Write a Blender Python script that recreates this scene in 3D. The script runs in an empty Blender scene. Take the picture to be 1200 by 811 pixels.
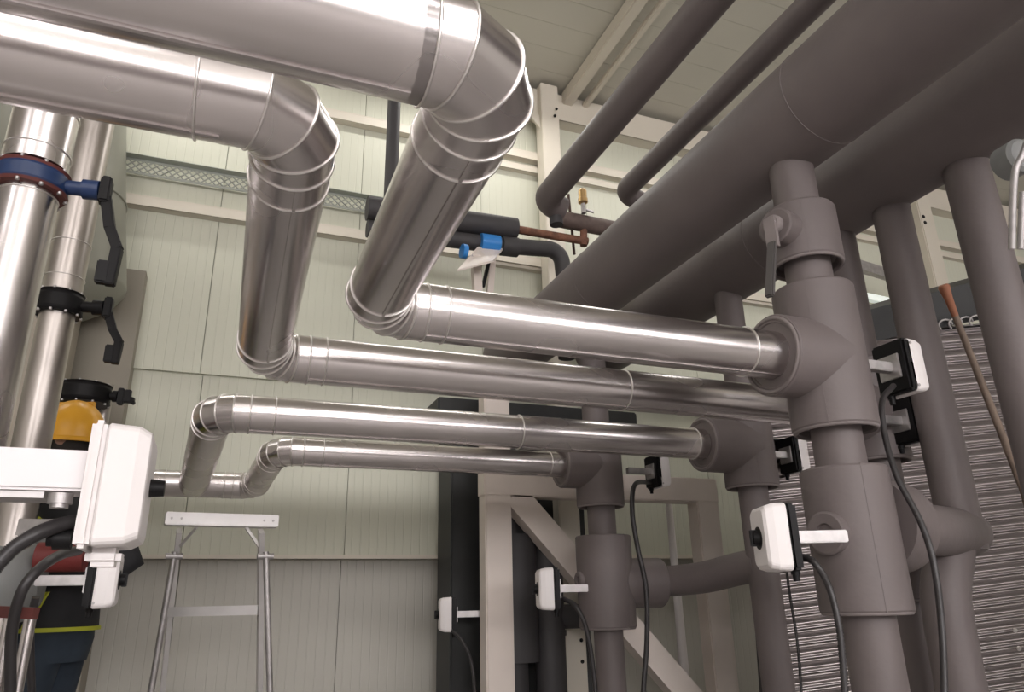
import bpy, bmesh, math, random
from mathutils import Vector as V, Matrix
random.seed(4)
SC = bpy.context.scene
COL = SC.collection
PI = math.pi
S = 0.62                      # size of one measured unit in metres
CAMP = V((0, 0, 1.0))

# ---------------------------------------------------------------- camera
YAW, PITCH, ROLL, FPX = .38325, .33728, -.02224, 848.8
fw = V((math.sin(YAW)*math.cos(PITCH), math.cos(YAW)*math.cos(PITCH), math.sin(PITCH)))
rt0 = V((math.cos(YAW), -math.sin(YAW), 0)); up0 = rt0.cross(fw)
rt = rt0*math.cos(ROLL) + up0*math.sin(ROLL)
up = up0*math.cos(ROLL) - rt0*math.sin(ROLL)
cd = bpy.data.cameras.new('camera'); cam = bpy.data.objects.new('camera', cd); COL.objects.link(cam)
M = Matrix((rt, up, -fw)).transposed().to_4x4(); M.translation = CAMP
cam.matrix_world = M
cd.sensor_fit = 'HORIZONTAL'; cd.sensor_width = 36; cd.lens = FPX/1200*36
cd.clip_start = .05
SC.camera = cam

def ray(px, py): return fw + rt*((px-600)/FPX) - up*((py-405.5)/FPX)
def atX(px, py, v): d = ray(px, py); return CAMP + d*(v/d.x)
def atY(px, py, v): d = ray(px, py); return CAMP + d*(v/d.y)
def atZ(px, py, v): d = ray(px, py); return CAMP + d*((v-1.0)/d.z)
def atD(px, py, v): return CAMP + ray(px, py)*v
def O(x, y, z): return V((x*S, y*S, 1.0+(z-1.6)*S))

# ---------------------------------------------------------------- materials
MATS = {}
def mat(name, color, rough=.5, metal=0., noise=0., nscale=8., bump=0., bscale=60., coat=0., aniso=0., rvar=0., emit=None, estr=0., stretch=None):
    if name in MATS: return MATS[name]
    m = bpy.data.materials.new(name); m.use_nodes = True
    nt = m.node_tree; N = nt.nodes; L = nt.links
    b = N['Principled BSDF']
    b.inputs['Base Color'].default_value = (*color, 1)
    b.inputs['Roughness'].default_value = rough
    b.inputs['Metallic'].default_value = metal
    if coat: b.inputs['Coat Weight'].default_value = coat
    if emit:
        b.inputs['Emission Color'].default_value = (*emit, 1); b.inputs['Emission Strength'].default_value = estr
    tc = N.new('ShaderNodeTexCoord'); mp = N.new('ShaderNodeMapping'); L.new(tc.outputs['Object'], mp.inputs[0])
    if stretch: mp.inputs['Scale'].default_value = stretch
    if noise or rvar:
        n = N.new('ShaderNodeTexNoise'); n.inputs['Scale'].default_value = nscale; n.inputs['Detail'].default_value = 2 if metal else 5
        L.new(mp.outputs[0], n.inputs['Vector'])
        if noise:
            mx = N.new('ShaderNodeMix'); mx.data_type = 'RGBA'
            mx.inputs[6].default_value = (*[c*(1-noise) for c in color], 1)
            mx.inputs[7].default_value = (*[min(1, c*(1+noise)) for c in color], 1)
            rp = N.new('ShaderNodeMapRange'); rp.inputs[1].default_value = .25; rp.inputs[2].default_value = .75
            L.new(n.outputs[0], rp.inputs[0]); L.new(rp.outputs[0], mx.inputs[0]); L.new(mx.outputs[2], b.inputs['Base Color'])
        if rvar:
            rr = N.new('ShaderNodeMapRange'); rr.inputs[1].default_value = .2; rr.inputs[2].default_value = .8
            rr.inputs[3].default_value = max(.03, rough-rvar); rr.inputs[4].default_value = rough+rvar
            L.new(n.outputs[0], rr.inputs[0]); L.new(rr.outputs[0], b.inputs['Roughness'])
    if bump:
        n2 = N.new('ShaderNodeTexNoise'); n2.inputs['Scale'].default_value = bscale; n2.inputs['Detail'].default_value = 3
        L.new(mp.outputs[0], n2.inputs['Vector'])
        bp = N.new('ShaderNodeBump'); bp.inputs['Strength'].default_value = bump; bp.inputs['Distance'].default_value = .01
        L.new(n2.outputs[0], bp.inputs['Height']); L.new(bp.outputs[0], b.inputs['Normal'])
    MATS[name] = m
    return m

def panel_mat(name, color, pitch=.118, width=.1, rough=.5):
    """Painted sandwich panel with fine vertical grooves every `pitch` metres along world X."""
    m = mat(name, color, rough, noise=.03, nscale=1.5)
    nt = m.node_tree; N = nt.nodes; L = nt.links; b = N['Principled BSDF']
    tc = N.new('ShaderNodeTexCoord'); sp = N.new('ShaderNodeSeparateXYZ'); L.new(tc.outputs['Object'], sp.inputs[0])
    dv = N.new('ShaderNodeMath'); dv.operation = 'DIVIDE'; dv.inputs[1].default_value = pitch; L.new(sp.outputs[0], dv.inputs[0])
    fr = N.new('ShaderNodeMath'); fr.operation = 'FRACT'; L.new(dv.outputs[0], fr.inputs[0])
    sb = N.new('ShaderNodeMath'); sb.operation = 'SUBTRACT'; sb.inputs[1].default_value = .5; L.new(fr.outputs[0], sb.inputs[0])
    ab = N.new('ShaderNodeMath'); ab.operation = 'ABSOLUTE'; L.new(sb.outputs[0], ab.inputs[0])
    mr = N.new('ShaderNodeMapRange'); mr.interpolation_type = 'SMOOTHSTEP'
    mr.inputs[1].default_value = 0; mr.inputs[2].default_value = width; L.new(ab.outputs[0], mr.inputs[0])
    bp = N.new('ShaderNodeBump'); bp.inputs['Strength'].default_value = .45; bp.inputs['Distance'].default_value = .003
    L.new(mr.outputs[0], bp.inputs['Height']); L.new(bp.outputs[0], b.inputs['Normal'])
    return m

steel = mat('bright_cladding', (.68, .64, .635), .26, 1, noise=.08, nscale=3, rvar=.05)
steel_dull = mat('dull_cladding', (.50, .46, .43), .36, 1, noise=.12, nscale=6, rvar=.06)
bead = mat('bead_metal', (.85, .82, .80), .33, 1)
foam = mat('elastomeric_foam', (.150, .126, .123), .55, 0, noise=.10, nscale=4, bump=.10, bscale=35, rvar=.05)
foam_edge = mat('foam_edge', (.22, .19, .185), .7, 0, noise=.08, nscale=10)
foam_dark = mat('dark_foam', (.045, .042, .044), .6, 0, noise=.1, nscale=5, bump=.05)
white = mat('white_plastic', (.80, .76, .75), .38, 0, noise=.02, nscale=4)
blackp = mat('black_plastic', (.006, .0055, .006), .5, 0)
blackp.node_tree.nodes['Principled BSDF'].inputs['Specular IOR Level'].default_value = .22
galv = mat('galvanised_steel', (.46, .44, .435), .48, .85, noise=.15, nscale=30)
paint = mat('cream_paint', (.66, .61, .52), .5, 0, noise=.04, nscale=2)
paint_w = mat('pale_paint', (.74, .66, .60), .45, 0, noise=.05, nscale=3)
rust = mat('rusty_pipe', (.17, .075, .045), .75, 0, noise=.5, nscale=18, bump=.3, bscale=80)
brass = mat('brass', (.62, .42, .20), .35, 1, noise=.1, nscale=20)
bluep = mat('blue_cast_iron', (.012, .032, .10), .4, 0, noise=.1)
bluebr = mat('bright_blue_paint', (.03, .22, .60), .4)
redbr = mat('red_brown_flange', (.13, .035, .03), .55, noise=.2)
redp = mat('red_paint', (.16, .02, .018), .5, noise=.15)
cable_m = mat('cable_rubber', (.03, .027, .028), .4)
alu = mat('ladder_aluminium', (.72, .70, .69), .42, .55, noise=.06, nscale=12)
tankm = mat('tank_paint', (.27, .27, .225), .4, .15, noise=.06, nscale=3)
greyp = mat('grey_paint', (.22, .225, .22), .5, 0, noise=.1)
dark = mat('dark_cabinet', (.020, .021, .021), .5, 0, noise=.2)
rib_m = mat('ribbed_steel', (.36, .33, .325), .30, 1)
strap_m = mat('brown_strap', (.20, .15, .115), .7, noise=.2)
orange = mat('orange_paint', (.33, .13, .07), .6)
wallm = panel_mat('wall_panel_paint', (.60, .605, .50), pitch=.056, width=.09)
wallr = mat('plain_wall_paint', (.52, .51, .48), .6, noise=.04, nscale=1)
ceilm = mat('ceiling_paint', (.56, .54, .47), .55, noise=.05, nscale=1)
floorm = mat('concrete', (.42, .40, .39), .6, noise=.15, nscale=3, bump=.05)
gap_m = mat('panel_gap', (.26, .26, .21), .8)
glass_lit = mat('daylit_glazing', (.8, .8, .8), .5, emit=(1, .955, .965), estr=11)
lamp_m = mat('lamp_diffuser', (.8, .8, .8), .5, emit=(1, .96, .91), estr=14)

# ---------------------------------------------------------------- mesh builder
WLOC = {}
class MB:
    def __init__(s): s.v = []; s.f = []; s.sm = []
    def add(s, verts, faces, smooth=True):
        o = len(s.v); s.v += [V(p) for p in verts]; s.f += [tuple(i+o for i in f) for f in faces]
        s.sm += [smooth]*len(faces) if isinstance(smooth, bool) else smooth
        return s
    def loft(s, rings, cap=(True, True), closed=True, smooth=True, loop=False):
        n = len(rings[0]); vs = [p for r in rings for p in r]; fs = []; sm = []
        R = len(rings)
        for i in range(R if loop else R-1):
            a = i*n; b = ((i+1) % R)*n
            for k in range(n if closed else n-1):
                k2 = (k+1) % n
                fs.append((a+k, a+k2, b+k2, b+k)); sm.append(smooth)
        s.add(vs, fs, sm)
        if not loop:
            for c, r in ((cap[0], rings[0]), (cap[1], rings[-1])):
                if c: s.add(list(r), [tuple(range(n))], False)
        return s
    def tube(s, path, r, n=32, cap=(True, True), loop=False):
        """mitred tube through path; r a number or one per point"""
        P = [V(p) for p in path]; m = len(P)
        rr = r if isinstance(r, (list, tuple)) else [r]*m
        def d(i, j): return (P[j]-P[i]).normalized()
        rings = []
        t0 = d(0, 1); ref = V((0, 0, 1)) if abs(t0.z) < .9 else V((1, 0, 0))
        u = t0.cross(ref).normalized(); pt = t0
        for i in range(m):
            if loop: a, b = d(i-1, i), d(i, (i+1) % m)
            else: a = d(i-1, i) if i > 0 else t0; b = d(i, i+1) if i < m-1 else a
            q = pt.rotation_difference(a); u = (q @ u).normalized(); pt = a
            w = a.cross(u).normalized()
            nrm = (a+b).normalized()
            ring = []
            for k in range(n):
                an = 2*PI*k/n; off = u*(math.cos(an)*rr[i]) + w*(math.sin(an)*rr[i])
                off = off - a*(off.dot(nrm)/a.dot(nrm))
                ring.append(P[i]+off)
            rings.append(ring)
            q = a.rotation_difference(b); u = (q @ u).normalized(); pt = b
        return s.loft(rings, cap, loop=loop)
    def lathe(s, base, axis, prof, n=40, cap=(True, True), crisp=True):
        """prof: (distance along axis, radius) list"""
        a = V(axis).normalized(); ref = V((0, 0, 1)) if abs(a.z) < .9 else V((1, 0, 0))
        u = a.cross(ref).normalized(); w = a.cross(u)
        rings = [[V(base)+a*h+(u*math.cos(2*PI*k/n)+w*math.sin(2*PI*k/n))*r for k in range(n)] for h, r in prof]
        if crisp:
            for i in range(len(rings)-1):
                s.loft([rings[i], rings[i+1]], (cap[0] and i == 0, cap[1] and i == len(rings)-2))
        else: s.loft(rings, cap)
        return s
    def box(s, c, size, rot=None, bev=0.):
        bm = bmesh.new(); bmesh.ops.create_cube(bm, size=1)
        for v in bm.verts: v.co = V((v.co.x*size[0], v.co.y*size[1], v.co.z*size[2]))
        if bev: bmesh.ops.bevel(bm, geom=bm.edges[:], offset=bev, segments=2, affect='EDGES', clamp_overlap=True)
        bm.verts.index_update()
        R = rot if rot is not None else Matrix.Identity(3)
        s.add([R @ v.co + V(c) for v in bm.verts], [[v.index for v in f.verts] for f in bm.faces], False); bm.free()
        return s
    def bar(s, a, b, w, h, upv=(0, 0, 1), bev=0.):
        """rectangular bar from a to b; w across, h along upv"""
        a = V(a); b = V(b); x = (b-a).normalized(); y = V(upv).cross(x).normalized(); z = x.cross(y)
        return s.box((a+b)/2, ((b-a).length, w, h), Matrix((x, y, z)).transposed(), bev)
    def prism(s, pts, off):
        n = len(pts); a = [V(p) for p in pts]; b = [p+V(off) for p in a]
        s.add(a+b, [tuple(range(n)), tuple(range(2*n-1, n-1, -1))]+[(i, (i+1) % n, n+(i+1) % n, n+i) for i in range(n)], False)
        return s
    def ellring(s, path_pts, r, n=8): return s.tube(path_pts, r, n, loop=True)
    def build(s, name, m, parent=None, loc=None):
        me = bpy.data.meshes.new(name)
        if parent is not None: L = WLOC[parent.name]
        elif loc is not None: L = V(loc)
        else:
            mn = [min(p[i] for p in s.v) for i in range(3)]; mx = [max(p[i] for p in s.v) for i in range(3)]
            L = V(((mn[0]+mx[0])/2, (mn[1]+mx[1])/2, mn[2]))
        me.from_pydata([p-L for p in s.v], [], s.f)
        me.polygons.foreach_set('use_smooth', s.sm)
        me.materials.append(m); me.update()
        bm = bmesh.new(); bm.from_mesh(me); bmesh.ops.recalc_face_normals(bm, faces=bm.faces); bm.to_mesh(me); bm.free()
        o = bpy.data.objects.new(name, me); COL.objects.link(o)
        if parent is not None: o.parent = parent; WLOC[o.name] = L
        else: o.location = L; WLOC[o.name] = L
        return o

def tag(o, label, cat, group=None, kind=None):
    o['label'] = label; o['category'] = cat
    if group: o['group'] = group
    if kind: o['kind'] = kind
    return o
def thing(name, label, cat, loc, group=None):
    o = bpy.data.objects.new(name, None); COL.objects.link(o); o.empty_display_size = .05
    o.location = loc; WLOC[o.name] = V(loc)
    return tag(o, label, cat, group)
def struct(o): o['kind'] = 'structure'; return o

def ringpts(c, a, r, nrm=None, n=40):
    """points of the (mitre) ellipse where a tube of radius r along a meets the plane normal nrm at c"""
    a = V(a).normalized(); nrm = a if nrm is None else V(nrm).normalized()
    ref = V((0, 0, 1)) if abs(a.z) < .9 else V((1, 0, 0)); u = a.cross(ref).normalized(); w = a.cross(u)
    out = []
    for k in range(n):
        off = (u*math.cos(2*PI*k/n)+w*math.sin(2*PI*k/n))*r
        out.append(V(c)+off-a*(off.dot(nrm)/a.dot(nrm)))
    return out
def smooth_path(pts, n=8):
    """Catmull-Rom through pts"""
    P = [V(p) for p in pts]; P = [P[0]*2-P[1]]+P+[P[-1]*2-P[-2]]; out = []
    for i in range(1, len(P)-2):
        for k in range(n):
            t = k/n
            out.append(.5*((2*P[i])+(P[i+1]-P[i-1])*t+(2*P[i-1]-5*P[i]+4*P[i+1]-P[i+2])*t*t+(3*P[i]-P[i-1]-3*P[i+1]+P[i+2])*t**3))
    out.append(P[-2]); return out
def round_corner(path, rad, n=7):
    """replace the inner corners of a polyline by arcs"""
    P = [V(p) for p in path]; out = [P[0]]
    for i in range(1, len(P)-1):
        a = (P[i]-P[i-1]).normalized(); b = (P[i+1]-P[i]).normalized()
        th = a.angle(b)
        if th < .02: out.append(P[i]); continue
        T = rad*math.tan(th/2); ax = a.cross(b).normalized(); c = P[i]-a*T+ax.cross(a)*rad
        s0 = P[i]-a*T-c
        for k in range(n+1): out.append(c+Matrix.Rotation(th*k/n, 3, ax) @ s0)
    out.append(P[-1]); return out

# ---------------------------------------------------------------- steel clad pipes
def elbow_joints(C, a, b, N, L):
    """gored elbow: N mitre joints spaced L round corner C"""
    a = V(a).normalized(); b = V(b).normalized(); th = a.angle(b); ax = a.cross(b).normalized()
    st = th/N
    T = sum(math.sin(th-st*(k+1)) for k in range(N-1))*L/math.sin(th)
    p = V(C)-a*T; out = [p.copy()]
    for k in range(N-1):
        p = p + (Matrix.Rotation(st*(k+1), 3, ax) @ a)*L; out.append(p.copy())
    return out
def clad_pipe(label, corners, R, elb, beads, seams, m=None, name='steel_clad_pipe', endcap=True):
    """corners: axis polyline.  elb: (N, L) per inner corner.  beads: list of (leg index, distance from the leg's start corner)
       seams: (leg, angle degrees) lengthwise lock seams"""
    m = m or steel
    C = [V(c) for c in corners]
    root = thing(name, label, 'pipe', C[-1], None)
    legs = []; prev = C[0]
    for i in range(1, len(C)):
        a = (C[i]-C[i-1]).normalized()
        if i < len(C)-1:
            b = (C[i+1]-C[i]).normalized(); eb = elb[i-1]; J = elbow_joints(C[i], a, b, eb[0], eb[1])
            # collars: short stubs beside the elbow
            k = .05; pre = eb[2] if len(eb) > 2 else 1
            pts = [J[0]-a*k]+J+[J[-1]+b*k]
            legs.append((prev, pts[0]))
            e = MB(); e.tube(pts, R, 56, (False, False))
            # crisp gores: rebuild each gore flat-shaded across joints
            e2 = MB(); rings = [e.v[j*56:(j+1)*56] for j in range(len(pts))]
            for j in range(len(rings)-1): e2.loft([rings[j], rings[j+1]], (False, False))
            eo = e2.build('elbow', m, root)
            for j, q in enumerate(pts):
                if j == 0 and not pre: continue
                if j == 0 or j == len(pts)-1: nrm = a if j == 0 else b; ax = nrm
                else:
                    d0 = (pts[j]-pts[j-1]).normalized(); d1 = (pts[j+1]-pts[j]).normalized(); nrm = d0+d1; ax = d0
                MB().ellring(ringpts(q, ax, R*1.012, nrm), R*.036, 8).build('ring_bead', bead, eo)
            prev = pts[-1]
        else: legs.append((prev, C[i]))
    for i, (p, q) in enumerate(legs):
        d = (q-p).normalized(); b = MB(); cuts = [p]
        ds = sorted(x for (l, x) in beads if l == i)
        for x in ds: cuts.append(C[i]+d*x)
        cuts.append(q)
        for j in range(len(cuts)-1):
            b.lathe(cuts[j], d, [(0, R*(1.0 if j % 2 == 0 else .992)), ((cuts[j+1]-cuts[j]).length, R*(1.0 if j % 2 == 0 else .992))], 56, (endcap and i == 0 and j == 0, endcap and i == len(legs)-1 and j == len(cuts)-2))
        so = b.build('straight_section', m, root)
        for x in ds:
            MB().ellring(ringpts(C[i]+d*x, d, R*1.015), R*.032, 8).build('ring_bead', bead, so)
        for (l, an) in seams:
            if l != i: continue
            u = d.cross(V((0, 0, 1))).normalized(); w = d.cross(u)
            off = (u*math.cos(math.radians(an))+w*math.sin(math.radians(an)))
            MB().bar(p+off*R*1.0, q+off*R*1.0, .006, .006, off).build('lock_seam', m, so)
    return root

ZP = 2.75
p1 = clad_pipe('largest steel pipe across the top left corner, ending at the nearest dark riser',
    [O(-3.4, 1.26, ZP), O(.485, 1.26, ZP), O(.50, 2.76, ZP), O(2.60, 2.76, ZP)], .1225*S, [(3, .085*S, 0), (4, .066*S)],
    [(0, 3.72*S), (1, .30*S), (2, .30*S), (2, 1.86*S)], [(0, 92), (1, 88), (2, 72)])
p2 = clad_pipe('second steel pipe below the largest one, ending behind the nearest riser',
    [O(-3.4, 1.74, 2.86), O(.09, 1.74, 2.86), O(.12, 3.52, 2.74), O(3.85, 3.55, 2.74)], .118*S, [(3, .08*S, 0), (4, .066*S)],
    [(0, 3.24*S), (1, .30*S), (2, .29*S), (2, 1.99*S)], [(0, 90), (1, 80), (2, 70)])
HY, HZ = 6.85, 2.60
j3 = O(-.20, HY, HZ)
p3 = clad_pipe('third steel pipe, elbow above the left end of the ladder, ending at the middle riser',
    [O(-.22, HY-.05, HZ), O(-.09, 4.78, 2.75), O(3.55, 4.78, 2.75)], .122*S, [(4, .066*S)],
    [(1, .36*S), (1, 2.05*S), (1, 3.55*S)], [(1, 70)], steel)
p4 = clad_pipe('thinnest and lowest steel pipe, bending away behind the ladder top into the left run',
    [O(-2.6, HY, HZ), O(.27, HY, HZ), O(.37, 5.88, 2.74), O(2.86, 5.88, 2.74)], .113*S, [(3, .075*S), (4, .062*S)],
    [(0, 2.15*S), (0, 2.62*S), (2, .35*S), (2, 2.32*S)], [(2, 70)], steel)

# ---------------------------------------------------------------- big insulated mains overhead
def insulated_run(name, label, path, R, rad=None, m=foam, bands=(), n=48, cat='pipe', group=None):
    P = round_corner(path, rad, 9) if rad else [V(p) for p in path]
    root = thing(name, label, cat, P[0], group)
    o = MB().tube(P, R, n).build('foam_sleeve', m, root)
    for (q, d) in bands:
        MB().ellring(ringpts(q, d, R*1.002), R*.012, 6).build('sleeve_joint', m, root)
    return root
B1 = dict(x=2.88, z=1.6+2.597, r=.294); B2 = dict(x=4.05, z=1.6+2.79, r=.318)
insulated_run('insulated_main_pipe', 'widest dark foam insulated pipe crossing the upper right, left of its twin',
    [O(B1['x'], -4, B1['z']), O(B1['x'], 7.3, B1['z'])], B1['r']*S,
    bands=[(O(B1['x'], y, B1['z']), (0, 1, 0)) for y in (2.45, 5.0)], n=72)
insulated_run('insulated_main_pipe', 'thick dark foam insulated pipe on the far right side of the widest one',
    [O(B2['x'], -4, B2['z']), O(B2['x'], 7.3, B2['z'])], B2['r']*S,
    bands=[(O(B2['x'], y, B2['z']), (0, 1, 0)) for y in (1.6, 4.2)], n=72)

# ---------------------------------------------------------------- risers with foam jackets
def riser(label, x, y, ztop, segs, R, branches=(), bosses=(), m=foam, zbot=-.01, cables=None, lean=None):
    """segs: (z0, z1, radius, name) jackets in measured units; branches: (z, direction, length, radius)"""
    base = O(x, y, 0); base.z = max(0, zbot)
    root = thing('insulated_riser', label, 'pipe', base)
    top = O(x, y, ztop)
    MB().lathe(base, (0, 0, 1), [(0, R*S), ((top-base).length, R*S)], 40).build('riser_pipe', m, root)
    for (z0, z1, r, nm) in segs:
        a = O(x, y, z0); h = (z1-z0)*S
        j = MB().lathe(a, (0, 0, 1), [(.022, R*S*1.0), (.018, r*S*.80), (0, r*S*.84), (0, r*S*.97), (.006, r*S), (h-.006, r*S), (h, r*S*.97), (h, R*S*.9)], 56).build(nm, m, root)
        MB().ellring(ringpts(a, (0, 0, 1), r*S*.92), r*S*.06, 6).build('jacket_rim', foam_edge, j)
        if h > .2:
            an = random.uniform(3.6, 5.4)
            MB().bar(a+V((math.cos(an)*r*S, math.sin(an)*r*S, 0)), a+V((math.cos(an)*r*S, math.sin(an)*r*S, h)), .003, .002, (math.cos(an), math.sin(an), 0)).build('glued_seam', foam, j)
    for (z, d, ln, r, rin) in branches:
        c = O(x, y, z); d = V(d).normalized()
        j = MB().lathe(c, d, [(0, r*S), (ln*S-.006, r*S), (ln*S, r*S*.97), (ln*S, r*S*.80), (ln*S-.004, r*S*.78), (ln*S-.004, rin*S)], 56, (False, True)).build('branch_jacket', m, root)
        MB().ellring(ringpts(c+d*ln*S, d, r*S*.90), r*S*.05, 6).build('jacket_rim', foam_edge, j)
    for (z, d, ln, r) in bosses:
        c = O(x, y, z); d = V(d).normalized()
        MB().lathe(c, d, [(0, r*S), (ln*S-.004, r*S), (ln*S, r*S*.9), (ln*S, r*S*.45), (ln*S-.01, r*S*.42)], 36, (False, True)).build('stem_collar', m, root)
    return root
riser('nearest and thickest insulated riser, joined by the largest steel pipe', 2.88, 2.76, 4.02,
    [(3.30, 3.63, .193, 'valve_jacket'), (2.38, 3.15, .21, 'tee_jacket'), (1.51, 2.18, .207, 'valve_jacket')], .122,
    [(2.75, (-1, 0, 0), .345, .212, .12)], [(1.865, (-1, -.22, 0), .235, .10), (3.47, (-1, -.28, 0), .27, .10)])
riser('insulated riser behind the nearest one, fed by the second steel pipe', 4.05, 3.55, 4.3,
    [(2.42, 3.10, .195, 'tee_jacket'), (1.55, 2.2, .19, 'valve_jacket')], .118, [(2.74, (-1, 0, 0), .42, .22, .12)])
riser('middle insulated riser, met by the third steel pipe', 4.0, 4.78, 4.3,
    [(2.42, 3.05, .212, 'tee_jacket'), ], .118, [(2.75, (-1, 0, 0), .45, .22, .122)])
riser('slim insulated riser at bottom centre, met by the thinnest steel pipe', 3.20, 5.88, 4.2,
    [(2.38, 3.00, .215, 'tee_jacket'), (1.36, 2.12, .245, 'valve_jacket')], .125,
    [(2.74, (-1, 0, 0), .38, .205, .113), (1.72, (1, -.1, 0), .52, .21, .13)], [(1.75, (-1, 0, 0), .27, .07)])

# long bare verticals at right
def bare(label, pts, R, m=foam, name='insulated_drop_pipe', rad=None, n=40):
    return insulated_run(name, label, pts, R, rad, m, n=n)
r1 = bare('straight insulated pipe dropping in front of the ribbed steel from the far main, left one',
     [O(4.1, 3.12, 4.3), O(4.1, 3.12, 1.82)], .120*S)
bare('bulging insulated pipe running down from the thick branch end in front of the ribbed steel',
     smooth_path([atY(1114, 640, 3.12*S), atY(1108, 690, 3.12*S), atY(1112, 730, 3.12*S), atY(1127, 811, 3.12*S), atY(1140, 880, 3.12*S), atY(1150, 1000, 3.12*S)], 6), .128*S)
bare('straight insulated pipe dropping down at the right frame edge',
     [O(4.1, 2.56, 4.3), O(4.1, 2.56, .0)], .128*S)
# cross branches between risers
xb = thing('insulated_branch_pipe', 'short thick insulated branch linking the nearest riser to the pipe on its right', 'pipe', O(2.88, 2.76, 1.92))
dv = (O(4.1, 3.12, 1.92)-O(2.88, 2.76, 1.92))
MB().lathe(O(2.88, 2.76, 1.92), dv, [(.10, .235*S), (.255, .235*S), (.262, .225*S), (.262, .12*S)], 48).build('disc_jacket', foam, xb)
MB().lathe(O(2.88, 2.76, 1.92), dv, [(.25, .14*S), (dv.length, .14*S), (dv.length+.06, .13*S), (dv.length+.085, .08*S)], 40, crisp=False).build('foam_sleeve', foam, xb)
bare('curved insulated branch running from the slim riser to the middle riser',
     smooth_path([O(3.6, 5.84, 1.72), O(3.78, 5.72, 1.73), O(3.9, 5.4, 1.75), O(3.97, 5.05, 1.80), O(4.0, 4.78, 1.82)], 6), .128*S, name='insulated_branch_pipe')

# ---------------------------------------------------------------- small ceiling pipes and elbows
def ang_pos(deg, dist):   # position (x,z) in metres from the camera axis
    return V((math.cos(math.radians(deg))*dist, 0, 1.0+math.sin(math.radians(deg))*dist))
R1 = .066; s1 = ang_pos(54.25, R1/math.sin(math.radians(1.58)))
cY = (atZ(640, 236, s1.z)).y
bare('slender dark insulated pipe below the ceiling, its rounded elbow turning right near the wall',
     [V((s1.x, -2.5, s1.z)), V((s1.x, cY, s1.z)), V((s1.x+.11, cY+.02, s1.z-.02))], R1, foam, 'insulated_ceiling_pipe', rad=.085)
bare('short dark insulated stub below the slender ceiling pipe elbow, left of the brass vent',
     [V((s1.x+.07, cY+.02, s1.z-.02)), V((s1.x+.075, cY+.02, s1.z-.115))], .035, foam_dark, 'insulated_stub')
R2 = .058; s2 = ang_pos(48.1, R2/math.sin(math.radians(1.12)))
cY2 = (atZ(735, 226, s2.z)).y
bare('slender dark insulated pipe below the ceiling between its twin and the widest main',
     [V((s2.x, -2.5, s2.z)), V((s2.x, cY2, s2.z)), V((s2.x+.15, cY2+.03, s2.z-.03))], R2, foam, 'insulated_ceiling_pipe', rad=.08)

# ---------------------------------------------------------------- the room
YW = 4.80
struct(MB().box((1.5, -.5, -.05), (15, 13, .1)).build('floor', floorm))
ZC = atY(650, 118, YW).z
def wall_panels(name, y, z0, z1, x0, x1, seam0, pitch=.95, th=.06, m=None):
    b = MB(); xs = []
    k = math.floor((x0-seam0)/pitch)
    while seam0+k*pitch < x1:
        a = max(x0, seam0+k*pitch+.002); c = min(x1, seam0+(k+1)*pitch-.002)
        if c-a > .02: b.box(((a+c)/2, y+th/2, (z0+z1)/2), (c-a, th, z1-z0))
        k += 1
    return struct(b.build(name, m or wallm, loc=(0, 0, 0)))
zhi = atY(240, 438, YW).z; zlo = atY(350, 655, YW+.03).z
xs = atY(249, 320, YW).x
wx1 = atY(527, 700, YW+.08).x
wall_panels('wall_back', YW, zhi, ZC, -5.9, 8.9, xs)
wall_panels('wall_back', YW+.03, zlo, zhi+.1, -.58, 8.9, xs+.02)
wall_panels('wall_back', YW+.13, 0, zlo, -.58, 8.9, xs+.02, m=panel_mat('shaded_lower_panel_paint', (.50, .485, .43), pitch=.056, width=.09))  # greyer paint with lower-wall shade put into its colour; recess deepened for shadow
struct(MB().box((1.5, YW+.22, ZC/2), (15, .06, ZC)).build('wall_back', gap_m))
struct(MB().box((4.15, YW+.07, zlo+.012), (9.46, .12, .024)).build('trim_1', paint))
# pier and side surfaces on the left
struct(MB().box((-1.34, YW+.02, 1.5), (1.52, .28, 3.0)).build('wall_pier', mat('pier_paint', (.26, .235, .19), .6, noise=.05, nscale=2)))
struct(MB().box((-6, -.5, ZC/2), (.1, 13, ZC)).build('wall_left', wallr))
struct(MB().box((9, -.5, ZC/2), (.1, 13, ZC)).build('wall_right', wallr))
struct(MB().box((1.5, -7, ZC/2), (15, .1, ZC)).build('wall_rear', wallr))
# ceiling sheets with ribs along X
cb = MB(); y = -7.0
while y < YW+.2:
    cb.box((1.5, y+.12, ZC+.05), (15, .246, .06)); cb.box((1.5, y+.248, ZC+.053), (15, .02, .06)); y += .25
struct(cb.build('ceiling', ceilm, loc=(0, 0, 0)))
# daylight glazing in the rear wall
gw = thing('daylight_glazing', 'bright translucent glazing strip high in the rear wall', 'window', (0, -6.93, 2.0)); gw['kind'] = 'structure'; gw.name = 'window_1'
WLOC[gw.name] = V((0, -6.93, 2.0))
for i in range(5):
    x = -4.2+i*2.3
    MB().box((x+1.1, -6.93, 2.9), (2.1, .02, 1.7)).build('window_pane', glass_lit, gw)
    MB().box((x, -6.92, 2.9), (.08, .06, 1.9)).build('window_mullion', paint, gw)

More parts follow.
